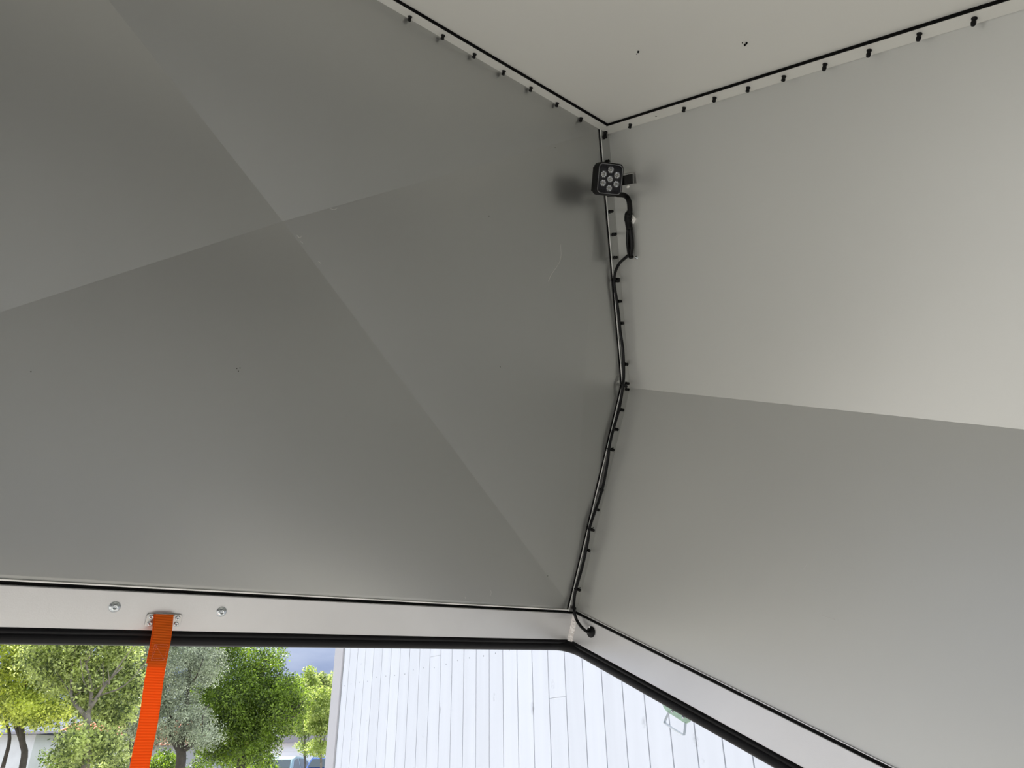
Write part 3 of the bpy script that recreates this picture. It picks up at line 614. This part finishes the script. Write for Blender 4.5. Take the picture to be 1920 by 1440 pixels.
tree('broadleaf_tree', 'yellow-green leafy tree with thin dark trunks at the left picture edge', G(38, y), [G(38, y), P(42, 1440, y), P(42, 1390, y), P(38, 1350, y), P(28, 1330, y)],
     [[P(40, 1390, y), P(25, 1345, y), P(22, 1300, y), P(12, 1260, y)], [P(42, 1380, y), P(40, 1330, y), P(48, 1280, y), P(58, 1215, y)], [P(5, 1440, y), P(18, 1385, y), P(10, 1345, y), P(3, 1290, y), P(-5, 1240, y)]],
     [(P(25, 1240, y), (R(110, y), 1.0, R(90, y)), 210), (P(-60, 1330, y), (R(60, y), .7, R(60, y)), 30), (P(80, 1325, y), (R(70, y), .7, R(36, y)), 60), (P(10, 1100, y), (R(170, y), 1.2, R(80, y)), 50)], LY, M_barkd, 48000, .046, r0=.05, clr=.19)
y = 13.0
tree('willow_tree', 'silvery grey-green tree directly behind and right of the orange strap', G(335, y), [G(335, y), P(338, 1440, y), P(338, 1400, y), P(345, 1360, y)],
     [[P(338, 1410, y), P(322, 1380, y), P(318, 1340, y), P(300, 1280, y), P(290, 1210, y)], [P(345, 1365, y), P(350, 1320, y), P(355, 1260, y), P(360, 1200, y)], [P(338, 1410, y), P(365, 1395, y), P(390, 1392, y)], [P(250, 1440, y), P(245, 1400, y), P(225, 1360, y)]],
     [(P(310, 1240, y), (R(100, y), 1.0, R(100, y)), 260), (P(305, 1350, y), (R(85, y), .8, R(45, y)), 90), (P(375, 1385, y), (R(38, y), .4, R(22, y)), 16), (P(310, 1095, y), (R(110, y), 1.0, R(80, y)), 50)], LS, M_barkd, 85000, .038, r0=.09, clr=.20, asp=.42)
y = 15.8
tree('broadleaf_tree', 'dense dark green tree with a rounded crown beside the patch of open sky', G(450, y), [G(450, y), P(452, 1440, y), P(450, 1400, y), P(450, 1330, y)],
     [[P(450, 1400, y), P(420, 1340, y), P(405, 1280, y), P(400, 1220, y)], [P(450, 1360, y), P(480, 1300, y), P(500, 1240, y)], [P(450, 1380, y), P(500, 1360, y), P(540, 1330, y)]],
     [(P(425, 1310, y), (R(62, y), 1.0, R(105, y)), 200), (P(480, 1318, y), (R(62, y), 1.0, R(82, y)), 200), (P(525, 1318, y), (R(45, y), .8, R(56, y)), 90), (P(450, 1395, y), (R(70, y), .8, R(35, y)), 70), (P(495, 1232, y), (R(42, y), .7, R(26, y)), 15), (P(400, 1210, y), (R(40, y), .7, R(60, y)), 45)], LD, M_barkd, 80000, .050, r0=.10, clr=.24)
y = 17.5
for px, w_, top, lab in ((490, 22, 1412, 'low leafy bush at the left end of the white garage'), (125, 30, 1405, 'dark leafy bush below the forked tree'), (205, 42, 1375, 'dark leafy bush just left of the orange strap'), (300, 26, 1405, 'low bush just right of the orange strap'), (420, 60, 1392, 'low bush at the foot of the dense dark tree')):
    c = P(px, 1440, y); o = empty('bush', G(px, y)); tag(o, lab, 'bush'); h_ = P(px, top, y).z - o.location.z
    MB().tube([(0, 0, 0), (.03, 0, h_ * .3), (0, .05, h_ * .6)], .03, 7).build('stem', M_barkd, o)
    leaves('foliage', o, LD if px != 205 else LG, [(Vector((random.uniform(-1, 1) * R(w_, y), random.uniform(-.4, .4), random.uniform(.15, .92) * h_)), .24) for _ in range(60)], 9000, .06); y += 1.5
for px, top, hw_, y, lab in ((602, 1292, 27, 33.0, 'thin fresh green birch beside the house corner board'), (572, 1322, 20, 37.0, 'small fresh green birch between the dark tree and the house')):
    tree('birch_tree', lab, G(px, y), [G(px, y), P(px, 1440, y), P(px - 1, 1400, y), P(px + 1, 1350, y), P(px, top + 10, y)],
         [[P(px, 1410, y), P(px - 10, 1370, y), P(px - 14, 1335, y)], [P(px, 1415, y), P(px + 8, 1375, y), P(px + 12, 1340, y)]],
         [(P(px, (top + 1375) / 2 - 2, y), (R(hw_, y), .7, R((1380 - top) / 2, y)), 60), (P(px + 3, 1395, y), (R(hw_ * .9, y), .5, R(16, y)), 7)], LB, M_bark, 11000, .10, r0=.05, clr=.30, sub=4)
for k, (px, top, y) in enumerate(((548, 1268, 66), (573, 1258, 70.5), (598, 1254, 75), (625, 1258, 79.5))):
    tree('hillside_tree', ('bright green tree on the far slope showing past the dark crown', 'round-topped tree on the far slope just right of the dark crown', 'tallest tree on the far slope, below the open sky', 'tree on the far slope half hidden by the house corner')[k],
         G(px, y), [G(px, y), P(px, 1440, y), P(px, 1330, y)], [[P(px, 1380, y), P(px + 4, 1320, y), P(px + 3, 1290, y)]],
         [(P(px, (top + 1400) / 2, y), (R(17, y), 1.0, R((1400 - top) / 2, y)), 90)], LB if k % 2 else LG, M_bark, 11000, .24, r0=.16, clr=.55, group='trees on the far slope')

# ------------------------------------------------------------------ buildings behind the trees
M_render = mat('white_render', (.82, .82, .80), rough=.8, var=.05, vscale=4)
M_tile = mat('orange_tile', (.62, .20, .11), rough=.8, var=.25, vscale=8)
M_dslate = mat('slate', (.07, .07, .085), rough=.95, spec=.1)
M_glass = mat('dark_glass', (.05, .08, .09), rough=.06, coat=.5)
def building(name, label, x0, x1, y, ztop, zridge, wallm, roofm, cat='building', siding=0, depth=5):
    c = Vector(((x0 + x1) / 2, y + depth / 2, gz(y))); ztop -= c.z; zridge -= c.z; r = empty(name, c); tag(r, label, cat)
    w_ = x1 - x0; mb = MB(); mb.box((0, 0, ztop / 2), (w_, depth, ztop)); mb.build('wall', wallm, r)
    mb = MB(); o_ = .25
    mb.prism([(-w_ / 2 - o_, -depth / 2 - o_, ztop), (-w_ / 2 - o_, depth / 2 + o_, ztop), (-w_ / 2 - o_, 0, zridge)], (w_ + 2 * o_, 0, 0))
    if 'tile' in roofm.name:
        nrib = int((w_ + .5) / .22)
        for k in range(nrib):
            x_ = -w_ / 2 - o_ + (k + .5) * (w_ + 2 * o_) / nrib; mb.tube([(x_, -depth / 2 - o_, ztop + .01), (x_, 0, zridge + .01)], .05, 6)
    mb.build('roof', roofm, r)
    if siding:
        mb = MB(); k = int(ztop / .2)
        for j in range(k): mb.add([(-w_ / 2, -depth / 2 - .035, j * .2), (w_ / 2, -depth / 2 - .035, j * .2), (w_ / 2, -depth / 2 - .004, j * .2 + .2), (-w_ / 2, -depth / 2 - .004, j * .2 + .2), (-w_ / 2, -depth / 2, j * .2), (w_ / 2, -depth / 2, j * .2)], [(0, 1, 2, 3), (0, 4, 5, 1)])
        mb.build('siding', wallm, r)
    elif name != 'white_house':
        for fx in (-.3, .25):
            wf = MB().box((fx * w_, -depth / 2 - .02, ztop * .55), (.9, .05, 1.0)).build('window', M_corner, r); MB().box((fx * w_, -depth / 2 - .05, ztop * .55), (.76, .02, .86)).build('pane', M_glass, wf)
    return r
y = 20.0; building('white_house', 'bright white rendered house low behind the leftmost trunks', P(-90, 1400, y).x, P(62, 1400, y).x, y, P(0, 1378, y).z, P(0, 1362, y).z, M_render, M_dslate)
y = 34.0; building('tiled_house', 'house with an orange tile roof glimpsed between the tree trunks', P(75, 1400, y).x, P(410, 1400, y).x, y, P(0, 1402, y).z, P(0, 1352, y).z, mat('grey_render', (.42, .43, .42), rough=.8), M_tile)
y = 42.0; building('garage', 'white garage with horizontal siding behind the parked cars', P(494, 1420, y).x, P(640, 1420, y).x, y, P(0, 1402, y).z, P(0, 1384, y).z, mat('white_siding', (.80, .81, .83), rough=.5), M_dslate, siding=1)

# ------------------------------------------------------------------ dark building added behind the viewer to block rear light
M_block = mat('light_block_boards', (.035, .032, .03), rough=.8, var=.3, vscale=6)
bn_ = empty('light_block', Vector((-1.0, -4.6, 0))); tag(bn_, 'added dark building behind the viewer, blocking light from the rear', 'building')
MB().box((0, -2.2, 2.2), (14, 4.4, 4.4)).build('wall', M_block, bn_)
MB().prism([(-7.3, .3, 4.4), (-7.3, -4.7, 4.4), (-7.3, -2.2, 6.2)], (14.6, 0, 0)).build('roof', M_dslate, bn_)
MB().box((1.5, .02, 1.2), (2.6, .06, 2.4)).build('door', M_dslate, bn_)

# ------------------------------------------------------------------ parked cars
M_tyre = mat('tyre', (.02, .02, .02), rough=.8)
def car(label, px, y, col, yaw, name='parked_car'):
    c = G(px, y); r = empty(name, Matrix.Translation(c) @ Matrix.Rotation(yaw, 4, 'Z')); tag(r, label, 'car')
    m = mat('car_paint', col, rough=.25, coat=.6)
    low = [(-2.1, .30), (-2.15, .62), (-2.0, .90), (-1.2, .98), (1.25, .96), (2.05, .78), (2.15, .50), (2.1, .30)]
    mb = MB(); mb.prism([(x, -.86, z) for x, z in low], (0, 1.72, 0)); mb.build('body', m, r, bevel=.06)
    cab_ = [(-1.95, .94), (-1.45, 1.38), (-.95, 1.50), (.15, 1.49), (.65, 1.34), (1.35, .95)]
    n = len(cab_); ins = lambda z: .84 - (z - .94) * .32
    vs = [(x, -ins(z), z) for x, z in cab_] + [(x, ins(z), z) for x, z in cab_]
    mb = MB(); mb.add(vs, [tuple(range(n)), tuple(range(n, 2 * n))[::-1]] + [(i, i + 1, n + i + 1, n + i) for i in range(n - 1)] + [(0, n, 2 * n - 1, n - 1)]); cb = mb.build('cabin', m, r, bevel=.03)
    for s in (-1, 1):
        for xs in ((-1.62, -1.25, -.72, -.72), (-.62, -.62, .22, .40)):
            q = [(xs[0], 1.0), (xs[1], 1.36 if xs[0] < -1 else 1.41), (xs[2], 1.41), (xs[3], 1.0)]
            if xs[0] > -1: q = [(-.62, 1.0), (-.62, 1.41), (.12, 1.40), (.50, 1.29), (.98, 1.0)]
            MB().prism([(x, s * (ins(z) - .004), z) for x, z in q], (0, s * .012, 0)).build('side_window', M_glass, r)
        for x in (-1.35, 1.35):
            w_ = MB().lathe((x, s * .70, .32), (0, s, 0), [(0, .2), (0, .32), (.16, .32), (.18, .29), (.18, .20)], 20).build('wheel', M_tyre, r)
            MB().lathe((x, s * .87, .32), (0, s, 0), [(0, .20), (.02, .19), (.03, .05), (.03, 0)], 16).build('rim', M_zinc, w_)
    for q, nm in (([(.74, 1.30), (1.28, 1.0)], 'windscreen'), ([(-1.50, 1.34), (-1.88, 1.02)], 'rear_window')):
        (xa, za), (xb, zb) = q; d = .018 if xa > 0 else -.018
        MB().add([(xa + d, -ins(za) + .08, za + .012), (xb + d, -ins(zb) + .08, zb + .012), (xb + d, ins(zb) - .08, zb + .012), (xa + d, ins(za) - .08, za + .012)] , [(0, 1, 2, 3)]).build(nm, M_glass, r)
    return r
car('pale teal car seen end-on in front of the white garage', 540, 38, (.40, .58, .66), 1.50)
car('blue car seen end-on, close to the house corner', 624, 37, (.08, .20, .62), 1.62)
car('blue car half hidden by the tree trunks left of the orange strap', 232, 29, (.10, .16, .42), 1.35)
